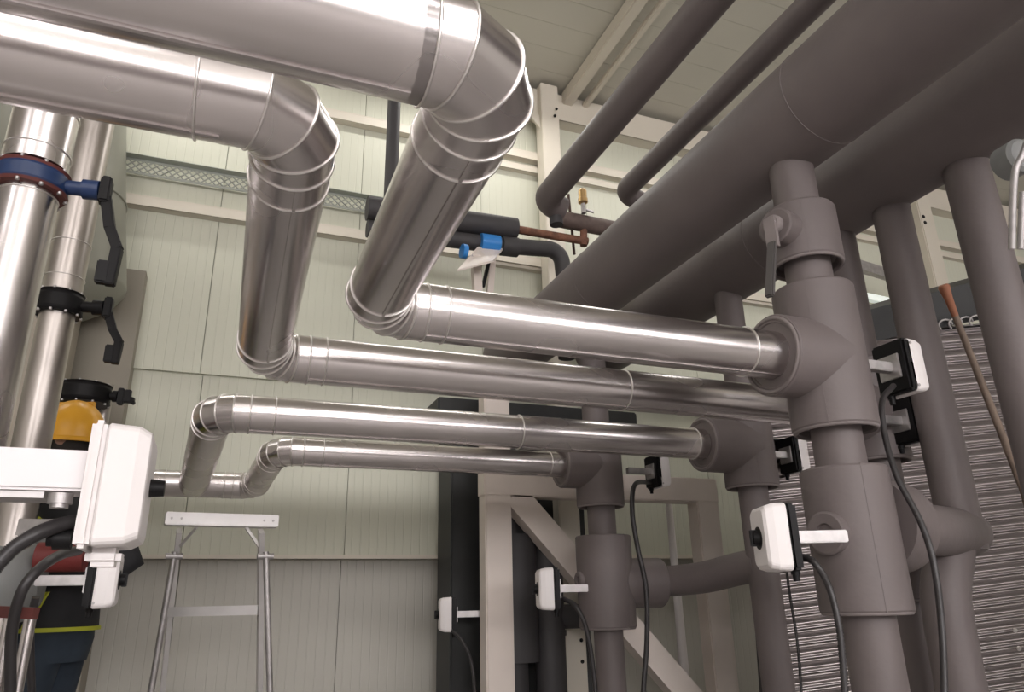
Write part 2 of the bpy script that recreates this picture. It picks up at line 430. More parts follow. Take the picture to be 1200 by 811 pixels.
# cream roof steel
zb = 4.10
def beam(label, x, w, h, ztop, name='roof_beam', y0=-6.9, y1=YW-.02):
    r = thing(name, label, 'beam', (x, y1, ztop-h)); r['kind'] = 'structure'
    b = MB(); b.box((x, (y0+y1)/2, ztop-h/2), (w, y1-y0, h), bev=.008)
    b.build('channel', paint, r)
    return r
dz = ZC-.12-1
bx0 = (dz+.12)/math.tan(math.radians(60)); bx1 = dz/math.tan(math.radians(58.3))
beam('cream roof beam running toward the viewer above the steel elbow', (bx0+bx1)/2, bx1-bx0, .12, ZC)
bx2 = dz/math.tan(math.radians(57.0)); beam('thin cream roof purlin beside the slender insulated ceiling pipe', bx2, .05, .05, ZC-.05)
# wall rails (girts), placed on the wall by height
def girt(label, zc, h, x0, x1, d=.07, m=paint, name='wall_rail'):
    r = thing(name, label, 'rail', ((x0+x1)/2, YW, zc)); r['kind'] = 'structure'
    b = MB(); y = YW-d/2-.001
    b.box(((x0+x1)/2, YW-d+.004, zc), (x1-x0, .008, h)); b.box(((x0+x1)/2, y, zc-h/2+.004), (x1-x0, d, .008)); b.box(((x0+x1)/2, y, zc+h/2-.004), (x1-x0, d, .008))
    b.build('channel', m, r); return r
zg1 = atY(300, 257, YW-.05).z
girt('cream wall rail just under the perforated cable tray', zg1, .075, -5.8, 8.8)
zg2 = atY(430, 143, YW-.05).z
girt('upper cream wall rail seen between the two steel elbows', zg2, .075, -5.8, 8.8)
zg3 = atY(640, 128, YW-.08).z
girt('deep cream eaves beam where wall meets ceiling', zg3+.02, .26, -5.8, 8.8, .12)
zg4 = atY(610, 310, YW-.05).z

# perforated cable tray
zt = atY(300, 217, YW-.07).z
tr = thing('cable_tray', 'perforated galvanised cable tray fixed along the pale back wall', 'cable tray', (-.3, YW-.07, zt-.06))
tm = mat('tray_metal', (.42, .44, .40), .4, .6)
def tray(x0, x1):
    b = MB(); h = .115; y0 = YW-.05
    b.box(((x0+x1)/2, y0, zt+h/2-.008), (x1-x0, .006, .016)); b.box(((x0+x1)/2, y0, zt-h/2+.008), (x1-x0, .006, .016))
    p = .05; n = int((x1-x0)/p)
    for i in range(n):
        x = x0+i*p
        for (za, zc2) in ((-.045, 0), (0, .045)):
            b.bar((x, y0, zt+za), (x+p, y0, zt+zc2), .005, .011, (0, 1, 0))
            b.bar((x, y0, zt+zc2), (x+p, y0, zt+za), .005, .011, (0, 1, 0))
    b.box(((x0+x1)/2, y0-.03, zt+h/2), (x1-x0, .06, .004))
    return b
tray(-2.4, 1.15).build('tray_rail', tm, tr)

# post against the wall, centre top
pa = atY(645, 150, YW-.12); 
po = thing('steel_post', 'cream steel post at the wall rising behind the slender pipe elbow', 'post', (pa.x, YW-.14, 0)); po['kind'] = 'structure'
MB().box((pa.x-.03, YW-.13, ZC/2), (.16, .13, ZC-.02), bev=.006).build('post_shaft', paint, po)
MB().prism([(pa.x-.22, YW-.15, zg3-.13), (pa.x-.03, YW-.15, zg3-.13), (pa.x-.03, YW-.15, zg3-.36)], (0, .02, 0)).build('gusset', paint, po)
for px, py in ((652, 128), (650, 136)):
    q = atY(px, py, YW-.21); MB().lathe(q, (0, -1, 0), [(0, .012), (.01, .012)], 8).build('bolt', blackp, po)
pb = atY(1085, 285, YW-.12)
po2 = thing('steel_post', 'cream steel post with two bolt holes seen between the two right hand drop pipes', 'post', (pb.x, YW-.14, 0)); po2['kind'] = 'structure'
MB().box((pb.x, YW-.12, ZC/2), (.2, .16, ZC-.02), bev=.01).build('post_shaft', paint, po2)
for px, py in ((1082, 254), (1084, 261)):
    q = atY(px, py, YW-.2); MB().lathe(q, (0, -1, 0), [(0, .02), (.006, .02)], 10).build('bolt_hole', blackp, po2)

# cream support frame at bottom centre
YF = 4.12
def PF(px, py, dy=0): return atY(px, py, YF+dy)
fr = thing('machine_stand', 'cream welded steel frame with a diagonal brace behind the slim riser', 'frame', (PF(700, 811).x, YF, 0))
fm = paint_w
a = PF(579, 562); b_ = PF(584, 811)
xl = (a.x+b_.x)/2; xr = PF(835, 700).x; zt_ = PF(700, 566).z
zt2_ = PF(575, 452).z
MB().box((xl, YF, zt2_/2), (.165, .12, zt2_), bev=.008).build('post', fm, fr)
MB().box((xr, YF, zt_/2), (.17, .12, zt_), bev=.008).build('post', fm, fr)
MB().box(((xl+xr)/2, YF, zt_-.03), (xr-xl+.178, .126, .16), bev=.008).build('top_bar', fm, fr)
MB().bar(PF(600, 580), PF(830, 845), .15, .11, (0, 1, 0)).build('diagonal_brace', fm, fr)
xm = PF(672, 700, .25).x
fr2 = thing('steel_post', 'cream post with bolt holes standing right behind the slim riser', 'post', (xm, YF+.3, 0))
MB().box((xm, YF+.3, .82), (.15, .1, 1.64), bev=.006).build('post_shaft', paint, fr2)
for py in (750, 775):
    q = PF(688, py, .25); MB().lathe(V((xm+.04, YF+.25, q.z)), (0, -1, 0), [(-.01, .012), (.004, .012)], 8).build('bolt_hole', blackp, fr2)
xc = PF(793, 690, .3)
tag(MB().lathe((xc.x, YF+.3, 0), (0, 0, 1), [(0, .037), (PF(785, 575, .3).z, .022)], 16).build('white_conduit', white), 'thin white vertical pipe between the frame brace and the frame right post', 'pipe')

# black machine behind the frame
YM = 4.45
xa = atY(513, 470, YM).x; xb2 = atY(692, 700, YM).x; zm = atY(600, 462, YM).z
mc = thing('dark_cabinet', 'black equipment cabinet filling the gap behind the cream frame', 'cabinet', ((xa+xb2)/2, YM+.15, 0))
MB().box(((atY(529, 700, YM).x+xb2)/2, YM+.17, zm/2-.04), (xb2-atY(529, 700, YM).x, .3, zm-.08), bev=.01).build('housing', dark, mc)
MB().box(((xa+atY(745, 480, YM).x)/2, YM+.16, zm-.15), (atY(745, 480, YM).x-xa, .34, .18), bev=.01).build('top_cowl', dark, mc)
# dark insulated pipes between frame and cabinet
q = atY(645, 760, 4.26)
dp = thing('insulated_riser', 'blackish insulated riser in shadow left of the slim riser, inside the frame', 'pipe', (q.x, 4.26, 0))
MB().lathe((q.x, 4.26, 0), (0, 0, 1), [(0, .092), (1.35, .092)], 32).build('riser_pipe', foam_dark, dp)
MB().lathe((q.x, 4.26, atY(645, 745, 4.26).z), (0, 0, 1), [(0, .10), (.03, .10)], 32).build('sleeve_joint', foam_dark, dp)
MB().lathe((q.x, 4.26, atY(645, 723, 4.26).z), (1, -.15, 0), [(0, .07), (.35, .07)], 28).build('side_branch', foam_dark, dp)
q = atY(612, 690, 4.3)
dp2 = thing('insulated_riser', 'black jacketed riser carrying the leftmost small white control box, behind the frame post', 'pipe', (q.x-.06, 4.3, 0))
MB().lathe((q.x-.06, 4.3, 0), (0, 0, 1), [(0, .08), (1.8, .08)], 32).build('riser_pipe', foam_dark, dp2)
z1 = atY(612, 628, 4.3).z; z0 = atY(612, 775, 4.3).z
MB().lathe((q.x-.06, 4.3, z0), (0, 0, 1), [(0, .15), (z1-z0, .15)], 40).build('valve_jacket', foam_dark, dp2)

# ---------------------------------------------------------------- white actuators
def make_actuator():
    r = thing('control_box', 'x', 'control box', (0, 0, 0), 'white valve control boxes')
    MB().box((.0575, 0, 0), (.155, .034, .034), bev=.003).build('stem', galv, r)
    MB().box((.134, 0, 0), (.008, .085, .085), bev=.002).build('mounting_plate', galv, r)
    bl = MB()
    bl.box((.152, 0, 0), (.030, .135, .185), bev=.008)
    bp_ = bl.build('base_plate', blackp, r)
    # cover: tapered hollow shell outline
    c = MB(); prof = [(.167, 1.0), (.172, 1.02), (.205, 1.0), (.226, .93), (.234, .82)]
    rings = []
    for x, k in prof:
        ring = []
        for (sy, sz) in ((1, 1), (-1, 1), (-1, -1), (1, -1)):
            cy, cz, cr = sy*(.0675*k-.016), sz*(.0925*k-.016), .016
            a0 = {(1, 1): 0, (-1, 1): PI/2, (-1, -1): PI, (1, -1): 1.5*PI}[(sy, sz)]
            for t in range(5): ring.append(V((x, cy+cr*math.cos(a0+t*PI/8), cz+cr*math.sin(a0+t*PI/8))))
        rings.append(ring)
    c.loft(rings, (False, True), smooth=False)
    co = c.build('cover', white, r)
    MB().lathe((.222, 0, 0), (1, 0, 0), [(.002, .034), (.0135, .032), (.0135, .024)], 28).build('knob_recess', blackp, co)
    k = MB().lathe((.232, 0, 0), (1, 0, 0), [(0, .022), (.020, .018)], 20).build('knob', blackp, co)
    MB().box((.250, 0, .0), (.018, .012, .046), bev=.002).build('pointer', blackp, co)
    for z in (-.075, .075): MB().lathe((.172, -.066, z), (0, -1, 0), [(0, .005), (.004, .005)], 10).build('screw', galv, co)
    MB().lathe((.152, .03, -.092), (0, 0, -1), [(0, .013), (.012, .013), (.012, .010), (.03, .009)], 14).build('cable_gland', blackp, r)
    return r
proto = make_actuator()
used = [False]
def copy_tree(o, parent=None):
    c = o.copy(); COL.objects.link(c)
    if parent is not None: c.parent = parent
    for ch in list(o.children): copy_tree(ch, c)
    return c
ACT = {}
def place_act(key, px, py, Y, side, label, sc=1.0, tilt=0.):
    """(px, py): where the middle of the base plate shows; side +1 box faces +X, -1 faces -X"""
    q = atY(px, py, Y)
    o = proto if not used[0] else copy_tree(proto)
    used[0] = True
    a_ = (0 if side > 0 else PI)+tilt; o.location = q - V((math.cos(a_), math.sin(a_), 0))*.152*sc; o.rotation_euler = (0, 0, 0 if side > 0 else PI)
    if tilt: o.rotation_euler.z += tilt
    o.scale = (sc, sc, sc)
    o['label'] = label
    ACT[key] = q; return o

place_act('c', 922, 630, 2.76*S-.09, -1, 'white control box with round black knob on the left side of the nearest riser', .94, -.38)
place_act('d', 650, 690, 5.88*S, -1, 'white control box stemming left from the slim riser at bottom centre', 1.12, -.25)
place_act('e', 531, 720, 4.25, -1, 'small white control box against the panel wall edge, leftmost of those on dark risers', 1.0, -.2)
place_act('f', 1047, 432, 2.76*S+.02, 1, 'upper white control box with black back sticking out right of the nearest riser', 1.0)
place_act('g', 1058, 494, 3.3*S, 1, 'lower white control box with black back, half hidden, right of the nearest riser', 1.0)
place_act('h', 924, 534, 4.78*S, 1, 'black backed control box tucked between the middle riser and the nearest riser', 1.0)
place_act('i', 765, 553, 5.88*S, 1, 'white control box hanging right of the slim riser just under the third steel pipe', 1.0)
place_act('b', 109, 680, 2.75, 1, 'grey white control box under the big near one, in front of the worker', .92)

# big near box at left: same family, seen close and over-lit, with a white base
def near_box():
    sc = 1.0; q = atD(104, 572, 1.06); q2 = q
    r = thing('control_box', 'large white control box close to the viewer at left on a wide white bracket', 'control box', q)
    x0, y0, z0 = q
    MB().box((x0-.28, y0, z0+.020), (.56, .07, .058), bev=.004).build('bracket', mat('white_bracket', (.82, .78, .79), .35), r)
    MB().box((x0-.30, y0+.005, z0-.014), (.5, .06, .010)).build('bracket_lip', galv, r)
    MB().lathe((x0-.03, y0-.02, z0-.012), (0, 0, -1), [(0, .016), (.014, .016), (.014, .012), (.02, .012)], 12).build('bracket_screw', galv, r)
    MB().box((x0+.010, y0, z0), (.020, .13, .178), bev=.006).build('base_plate', white, r)
    c = MB(); rings = []
    for x, k in ((.021, .97), (.024, 1.0), (.062, .97), (.078, .88), (.080, .80)):
        ring = []
        for (sy, sz) in ((1, 1), (-1, 1), (-1, -1), (1, -1)):
            cy, cz, cr = sy*(.066*k-.010), sz*(.086*k-.010), .010
            a0 = {(1, 1): 0, (-1, 1): PI/2, (-1, -1): PI, (1, -1): 1.5*PI}[(sy, sz)]
            for t in range(4): ring.append(V((x0+x, y0+cy+cr*math.cos(a0+t*PI/6), z0+cz+cr*math.sin(a0+t*PI/6))))
        rings.append(ring)
    c.loft(rings, (True, True), smooth=False); co = c.build('cover', white, r)
    MB().lathe((x0+.080, y0+.01, z0+.004), (1, 0, 0), [(0, .014), (.020, .012)], 20).build('knob', blackp, co)
    MB().box((x0+.035, y0, z0-.098), (.046, .05, .026), bev=.008).build('lower_housing', white, r)
    MB().lathe((x0-.005, y0-.03, z0-.075), (-1, 0, 0), [(0, .014), (.022, .014), (.022, .010), (.03, .010)], 14).build('cable_gland', blackp, r)
    return r
near_box()

# ---------------------------------------------------------------- cables
def cable(label, pts, r=.008, ribs=False):
    P = smooth_path(pts, 10)
    if ribs:
        Q = smooth_path(pts, 34); b = MB(); b.tube(Q, [r*(1.0 if i % 2 else .82) for i in range(len(Q))], 12)
    else: b = MB().tube(P, r, 12)
    return tag(b.build('power_cable', cable_m), label, 'cable')
Yc = 2.76*S
cable('black cable looping from the upper right control box down past the thick branch',
      [atY(1047, 452, Yc-.02), atY(1034, 470, Yc-.06), atY(1037, 510, Yc-.08), atY(1052, 560, Yc-.12), atY(1078, 610, Yc-.16), atY(1094, 660, Yc-.18), atY(1104, 740, Yc-.18), atY(1108, 860, Yc-.18)], .0095)
cable('ribbed black cable curving from the knobbed control box down the front of the nearest riser',
      [atY(938, 652, Yc-.1), atY(955, 660, Yc-.16), atY(972, 690, Yc-.17), atY(984, 740, Yc-.18), atY(990, 811, Yc-.18), atY(993, 870, Yc-.18)], .0095, True)
cable('thin black cable hanging beside the middle riser',
      [atY(921, 664, 2.9-.3), atY(926, 700, 2.6), atY(934, 750, 2.6), atY(939, 811, 2.6), atY(941, 880, 2.6)], .006)
cable('thin black cable hanging between the nearest riser and the pipe on its right',
      [atY(1052, 690, 2.3), atY(1060, 740, 2.3), atY(1072, 811, 2.3), atY(1084, 880, 2.3)], .008)
Yd = 5.88*S
cable('black cable curling from the control box of the slim riser down its left side',
      [atY(661, 702, Yd-.05), atY(676, 712, Yd-.14), atY(689, 745, Yd-.16), atY(698, 811, Yd-.16), atY(702, 880, Yd-.16)], .012)
cable('black cable hanging in front of the slim riser on its right side',
      [atY(762, 565, Yd-.03), atY(744, 568, Yd-.18), atY(741, 600, Yd-.2), atY(747, 640, Yd-.2), atY(757, 690, Yd-.2), atY(758, 750, Yd-.2), atY(754, 811, Yd-.2), atY(752, 880, Yd-.2)], .013)
cable('black cable dropping from the leftmost small control box beside the frame post',
      [atY(528, 738, 4.2), atY(541, 750, 4.15), atY(552, 775, 4.15), atY(556, 811, 4.15), atY(558, 880, 4.15)], .009)
q0 = atD(80, 618, 1.03)
cable('thick ribbed black conduit arching left from under the large near control box',
      [atD(92, 612, 1.02), atD(72, 615, 1.0), atD(40, 627, .97), atD(10, 648, .95), atD(-20, 688, .93), atD(-50, 770, .92)], .0105, True)
cable('grey black hose arching down from the lower left control box to the frame bottom',
      [atD(92, 645, 2.2), atD(72, 650, 2.1), atD(48, 665, 2.0), atD(26, 692, 1.95), atD(14, 740, 1.95), atD(12, 811, 1.95), atD(12, 880, 1.95)], .0145)
cable('thin dark hose behind the thick hose at the bottom left corner',
      [atD(42, 700, 2.15), atD(36, 730, 2.15), atD(36, 780, 2.15), atD(40, 880, 2.15)], .011)

# ---------------------------------------------------------------- lever on the nearest riser
q = O(2.88, 2.76, 3.47); d = V((-1, -.28, 0)).normalized(); e = q+d*.27*S
lv = thing('lever_handle', 'grey lever handle hanging from the top valve of the nearest riser', 'handle', e)
MB().lathe(e-d*.02, d, [(0, .034), (.035, .034), (.042, .026)], 20).build('hub', foam_edge, lv)
h0 = e+d*.025; h1 = h0+V((-.012, .0, -.03)); h2 = atY(902, 348, h0.y)
MB().bar(h0+V((0, 0, .02)), h0+V((.0, 0, -.09)), .040, .014, d).build('lever_root', foam_edge, lv)
MB().bar(h0+V((0, 0, -.07))+d*.004, V((h2.x, h0.y, h2.z)), .030, .018, d, bev=.004).build('lever_arm', mat('grey_lever', (.09, .083, .08), .45, .1), lv)
MB().lathe(h0+V((.01, -.01, 0)), d, [(0, .008), (.012, .008)], 8).build('pin', galv, lv)

# ---------------------------------------------------------------- left: vertical steel pipes and butterfly valves
def vtube(label, px, py, depth, R, z0, z1, m, ringsz=(), name='steel_clad_pipe', cat='pipe'):
    q = atD(px, py, depth)
    r = thing(name, label, cat, (q.x, q.y, z0))
    b = MB(); b.lathe((q.x, q.y, z0), (0, 0, 1), [(0, R), (z1-z0, R)], 48)
    s_ = b.build('straight_section', m, r)
    for z in ringsz: MB().ellring(ringpts((q.x, q.y, z), (0, 0, 1), R*1.01), R*.03, 8).build('ring_bead', bead, s_)
    MB().bar((q.x+R*.35, q.y-R*.937, z0), (q.x+R*.35, q.y-R*.937, z1), .004, .003, (.35, -.937, 0)).build('lock_seam', m, s_)
    return r, q
DL1 = 2.1
q1 = atD(24, 270, DL1)
zv = atD(33, 203, DL1).z
r_, _ = vtube('tall steel clad pipe at the left frame edge under the blue butterfly valve', 24, 270, DL1, .077, 0, zv-.035, steel, (zv-.05,))
r_, _ = vtube('short steel clad pipe above the blue butterfly valve at the left edge', 24, 270, DL1, .087, zv+.05, zv+1.0, steel, (zv+.10, zv+.24))
def valve(label, x, y, z, R, mb, mf, hx, thick=.05, drop=.2, hand=blackp, scale=1.):
    r = thing('butterfly_valve', label, 'valve', (x, y, z))
    MB().lathe((x, y, z-thick/2), (0, 0, 1), [(0, R*.8), (0, R), (thick*.15, R*1.04), (thick*.85, R*1.04), (thick, R), (thick, R*.8)], 44).build('valve_body', mb, r)
    for dz_ in (-thick*.5-.008, thick*.5+.0): MB().lathe((x, y, z+dz_), (0, 0, 1), [(0, R*1.0), (.008, R*1.06)], 44).build('flange', mf, r)
    for k in range(10):
        a = 2*PI*k/10+.2
        MB().lathe((x+math.cos(a)*R*.99, y+math.sin(a)*R*.99, z-thick/2-.014), (0, 0, 1), [(0, .006), (.008, .006)], 8).lathe((x+math.cos(a)*R*1.0, y+math.sin(a)*R*1.0, z+thick/2+.006), (0, 0, 1), [(0, .006), (.008, .006)], 8).build('bolt', galv, r)
    n = V((1, -.12, 0)).normalized(); a0 = V((x, y, z))+n*R*.9
    MB().lathe(a0, n, [(0, .022*scale), (hx*.55, .022*scale), (hx*.55, .03*scale), (hx, .03*scale)], 20).build('neck', mb, r)
    e = a0+n*hx
    MB().box(e+n*.016, (.030*scale, .05*scale, .085*scale), bev=.005).build('handle_hub', hand, r)
    P = [e+n*.02+V((0, 0, -.02)), e+n*.045+V((0, 0, -.4*drop)), e+n*.075+V((0, 0, -.62*drop)), e+n*.07+V((0, 0, -drop))]
    hnd = MB()
    for i in range(3): hnd.bar(P[i], P[i+1]+(P[i+1]-P[i]).normalized()*.006, .03*scale, .030*scale, n, bev=.003)
    hnd.box(P[3]+V((-.022*scale, 0, .032*scale)), (.034*scale, .03*scale, .07*scale), bev=.004)
    hnd.build('handle', hand, r)
    return r
valve('blue butterfly valve with black handle on the leftmost steel pipe', q1.x, q1.y, zv, .094, bluep, redbr, .10, .055, .30)
DL2 = 2.8
q2 = atD(66, 375, DL2); zv2 = atD(70, 355, DL2).z
zt2 = atD(75, 300, DL2).z
r_, _ = vtube('narrower steel clad pipe behind the leftmost one, below the black butterfly valve', 66, 375, DL2, .062, 0, zv2-.04, steel_dull)
r_, _ = vtube('steel clad pipe above the black butterfly valve, rising behind the leftmost pipe', 66, 375, DL2, .070, zv2+.05, 3.6, steel_dull, (zv2+.11, zv2+.26))
valve('black butterfly valve with hanging handle on the narrower left pipe', q2.x, q2.y, zv2, .080, blackp, blackp, .085, .07, .22)
# third valve and its pipes further back, above the helmet
q3 = atD(99, 463, 3.75)
valve('black butterfly valve just above the yellow helmet of the worker', q3.x, q3.y, q3.z, .118, blackp, blackp, .05, .085, .03)
q4 = atD(110, 455, 3.95)
tag(MB().lathe((q4.x, q4.y, 1.2), (0, 0, 1), [(0, .055), (q4.z+.02-1.2, .055)], 24).build('steel_clad_pipe', steel_dull), 'short steel pipe end showing behind the black valve above the helmet', 'pipe')
q4 = atD(126, 452, 3.95)
tag(MB().lathe((q4.x, q4.y, 1.0), (0, 0, 1), [(0, .035), (q4.z-1.0, .035)], 24).build('steel_clad_pipe', steel_dull), 'thin steel pipe end right of the black valve above the helmet', 'pipe')

# big pale vertical tank/duct
qt = atD(78, 250, 4.25)
zt0 = atD(140, 352, 4.25).z
tk = thing('vertical_tank', 'large pale vertical duct behind the left pipes with a rounded lower end', 'tank', (qt.x, qt.y, zt0))
MB().lathe((qt.x+.02, qt.y, zt0), (-.13, 0, 1), [(-.16, .05), (-.13, .2), (-.07, .30), (0, .355), (.02, .36), (.5, .352), (3.0, .335)], 64, crisp=False).build('shell', tankm, tk)
MB().ellring(ringpts((qt.x+.02-.0715, qt.y, zt0+.55), (-.13, 0, 1), .353, n=56), .007, 8).build('weld_seam', tankm, tk)
# beige supports for it
tag(MB().box((qt.x, qt.y, (zt0-.1)/2), (.3, .3, zt0-.1), bev=.01).build('tank_stand', mat('stand_paint', (.36, .32, .26), .6)), 'beige square stand carrying the pale vertical duct', 'stand')

# grey pump/valve body lower left with red flange
g = atD(-14, 690, 2.5)
gv = thing('grey_valve_body', 'grey rounded valve body with a red flange at the lower left edge', 'valve', (g.x, g.y, g.z-.15))
MB().lathe((g.x-.2, g.y, g.z+.02), (1, 0, 0), [(0, .16), (.25, .16), (.32, .13), (.36, .08)], 40, crisp=False).build('body', greyp, gv)
MB().lathe(atD(-10, 632, 2.6), (1, 0, 0), [(0, .06), (.11, .06), (.11, .035), (.2, .035)], 28).build('grey_branch', greyp, gv)
rf = atD(44, 653, 2.5)
MB().lathe(rf, (1, -.1, 0), [(0, .05), (.15, .05), (.15, .04)], 36).build('red_flange', redp, gv)
# bracket bar and silver pipes in bottom-left corner
tag(MB().bar(atD(-20, 716, 2.0), atD(42, 719, 2.0), .03, .03).build('support_bar', redbr), 'dark brown support bar crossing the bottom left corner', 'bar')
for px, lab in ((3, 'bright thin steel tube at the very bottom left corner'), (27, 'second thin steel tube in the bottom left corner, right of the brighter one')):
    q = atD(px, 770, 2.05); zz = atD(px, 722, 2.05).z
    tag(MB().lathe((q.x, q.y, 0), (0, 0, 1), [(0, .016), (zz, .016)], 20).build('steel_tube', steel), lab, 'tube')
q = atD(34, 618, 1.9)
tag(MB().bar(atD(24, 618, 2.3), atD(85, 619, 2.3), .035, .05).build('steel_bracket', galv), 'flat galvanised bracket just under the white bracket at left', 'bracket')

# ---------------------------------------------------------------- ladder
LD = 3.3
ct = atD(261, 610, LD)
ld = thing('step_ladder', 'aluminium step ladder with a flat white top, standing below the steel pipes', 'ladder', (ct.x, ct.y, 0))
xd = V((math.cos(.10), math.sin(.10), 0)); yd = V((-xd.y, xd.x, 0))
hw = .225; zt_l = ct.z+.03
MB().box(ct, (hw*2+.03, .09, .055), Matrix((xd, yd, V((0, 0, 1)))).transposed(), .004).build('top_cap', alu, ld)
def to_floor(a, b):
    t = (a.z-.02)/(a.z-b.z); return a+(b-a)*t
LEG = {-1: (atD(204, 652, 3.24), atD(177, 811, 3.12), atD(210, 622, 3.30), atD(190, 811, 3.42)),
       1: (atD(311, 652, 3.24), atD(316, 811, 3.12), atD(306, 622, 3.30), atD(304, 811, 3.42))}
FL = {}
for s_ in (-1, 1):
    a0, a1, b0, b1 = LEG[s_]
    MB().tube([a0+V((0, 0, .02)), to_floor(a0, a1)], .0135, 16).build('front_leg', galv, ld)
    FL[s_] = (b0, to_floor(b0, b1))
    MB().bar(b0, FL[s_][1], .022, .05, yd).build('rear_stile', alu, ld)
    MB().lathe(a0-xd*.035-V((0, 0, .0)), xd, [(0, .014), (.07, .014)], 12).build('hinge', galv, ld)
    MB().bar(ct+xd*(hw-.12)*s_+V((0, 0, -.03)), b0.lerp(FL[s_][1], .06), .012, .022, yd).build('corner_brace', alu, ld)
    for q in (to_floor(a0, a1), FL[s_][1]):
        MB().box(V((q.x, q.y, .015)), (.05, .05, .03), bev=.004).build('rubber_foot', blackp, ld)
    for dx in (-.02, .02):
        MB().lathe(ct+xd*(hw-.03+dx)*s_-yd*.046, -yd, [(0, .005), (.004, .005)], 8).build('rivet', galv, ld)
zst = atD(250, 716, 3.33).z
for z in (zst, zst-.40):
    pp = [FL[s_][0].lerp(FL[s_][1], (FL[s_][0].z-z)/(FL[s_][0].z-FL[s_][1].z)) for s_ in (-1, 1)]
    MB().bar(pp[0], pp[1], .08, .042).build('step', alu, ld)

# ---------------------------------------------------------------- ribbed steel heat exchanger panel at right
DR = 4.0
cx = atD(1130, 590, DR)
A0 = V((rt.x, rt.y, 0)).normalized(); ang = math.radians(5.5)
def skew(px, py): return atD(px, py, DR+ (px-1130)*.0006)
e1 = (skew(1200, 688)-skew(960, 718)).normalized()      # along the ribs
e2 = (skew(1128, 400)-skew(1185, 811)); e2 = (e2-e1*e2.dot(e1)).normalized()
nn = e1.cross(e2).normalized()
if nn.dot(CAMP-cx) < 0: nn = -nn
hx_ = thing('ribbed_heat_exchanger', 'ribbed bright steel exchanger panel behind the risers at the right edge', 'heat exchanger', (cx.x, cx.y, 0))
top = skew(1150, 380); bot = skew(1150, 860)
H = (top-cx).dot(e2); Bt = (bot-cx).dot(e2)
W0 = (skew(893, 600)-cx).dot(e1); W1 = (skew(1330, 600)-cx).dot(e1)
b = MB(); pitch = 17.0/FPX*DR; nst = int((H-Bt)/pitch)
prof = []
for i in range(nst+1):
    z = H-i*pitch
    for (u_, v_) in [(0, 0)]+[(-c_-.028*k, math.sin(PI*k/10)) for c_ in (.06, .42) for k in range(11)]:
        prof.append((z+u_*pitch, v_*.015))
rings = [[cx+e1*w+e2*z+nn*h for (z, h) in prof] for w in (W0, W1)]
b.loft(rings, (False, False), closed=False, smooth=True)
ro = b.build('ribbed_sheet', rib_m, hx_)
c0 = cx+e1*(W0+W1)/2+e2*(H+Bt)/2-nn*.10
MB().box(c0, (W1-W0, H-Bt, .18), Matrix((e1, e2, nn)).transposed()).build('backing_body', dark, hx_)
for py in (736, 757, 777, 799):
    q = skew(1184+(py-736)*.22, py); q = q-nn*((q-cx).dot(nn))+nn*.030
    MB().lathe(q, nn, [(0, .013), (.006, .013), (.006, .007)], 14).build('rivet', bead, hx_)
hq = [atD(985, 372, DR-.1), atD(1260, 298, DR-.1), atD(1260, 352, DR-.1), atD(985, 408, DR-.1)]
MB().prism(hq, -nn*.25).build('black_header', dark, hx_)
for i in range(5):
    c_ = atD(1108+i*12, 381-i*1.6, DR-.12)
    MB().tube([c_+e1*(.05*math.cos(t*.5))*.8+e2*(.03*math.sin(t*.5)) for t in range(9)], .005, 8).build('coiled_wire', galv, hx_)
# strap leaning across the ribs
sa = atD(1106, 336, DR-.35); sb_ = atD(1200, 575, DR-.35)
st = thing('strap_rod', 'thin brown rod with an orange tip leaning across the ribbed panel', 'rod', sb_)
MB().tube([sa, sb_, atD(1235, 700, DR-.35)], [.015, .020, .020], 14).build('rod', strap_m, st)
MB().lathe(sa, (sb_-sa), [(-.01, .020), (.0, .028), (.06, .020), (.16, .0155)], 18, crisp=False).build('orange_tip', orange, st)

# things glimpsed at right between the drop pipes
Ya = YW
za = atY(1010, 318, Ya-.3)
tag(MB().bar(atY(975, 302, Ya-.4), atY(1050, 325, Ya-.4), .06, .10).build('steel_angle', galv), 'grey steel rail seen right of the nearest riser, under the far main', 'rail')
lf = thing('ceiling_batten', 'lit fluorescent batten showing right of the nearest riser', 'light', atY(1020, 350, Ya-.5))
MB().bar(atY(1000, 345, Ya-.5), atY(1062, 358, Ya-.5), .05, .06).build('diffuser', mat('batten_glow', (.8, .85, .8), .4, emit=(.9, 1, .92), estr=.4), lf)
# valve lever top right
vt = thing('pipe_clamp_lever', 'dark round valve body with a steel lever at the right edge under the far main', 'valve', atD(1185, 190, 2.2))
MB().lathe(atD(1178, 193, 2.25), (-.2, -1, -.1), [(0, .055), (.06, .055), (.07, .045)], 28).build('valve_body', greyp, vt)
lp = [atD(1204, 165, 2.1), atD(1198, 182, 2.1), atD(1190, 200, 2.1), atD(1187, 240, 2.1), atD(1186, 292, 2.1)]
MB().tube(smooth_path(lp, 6), .010, 12).build('lever', galv, vt)
MB().tube([atD(1199, 225, 2.12), atD(1196, 292, 2.12)], .010, 12).build('lever_rail', galv, vt)

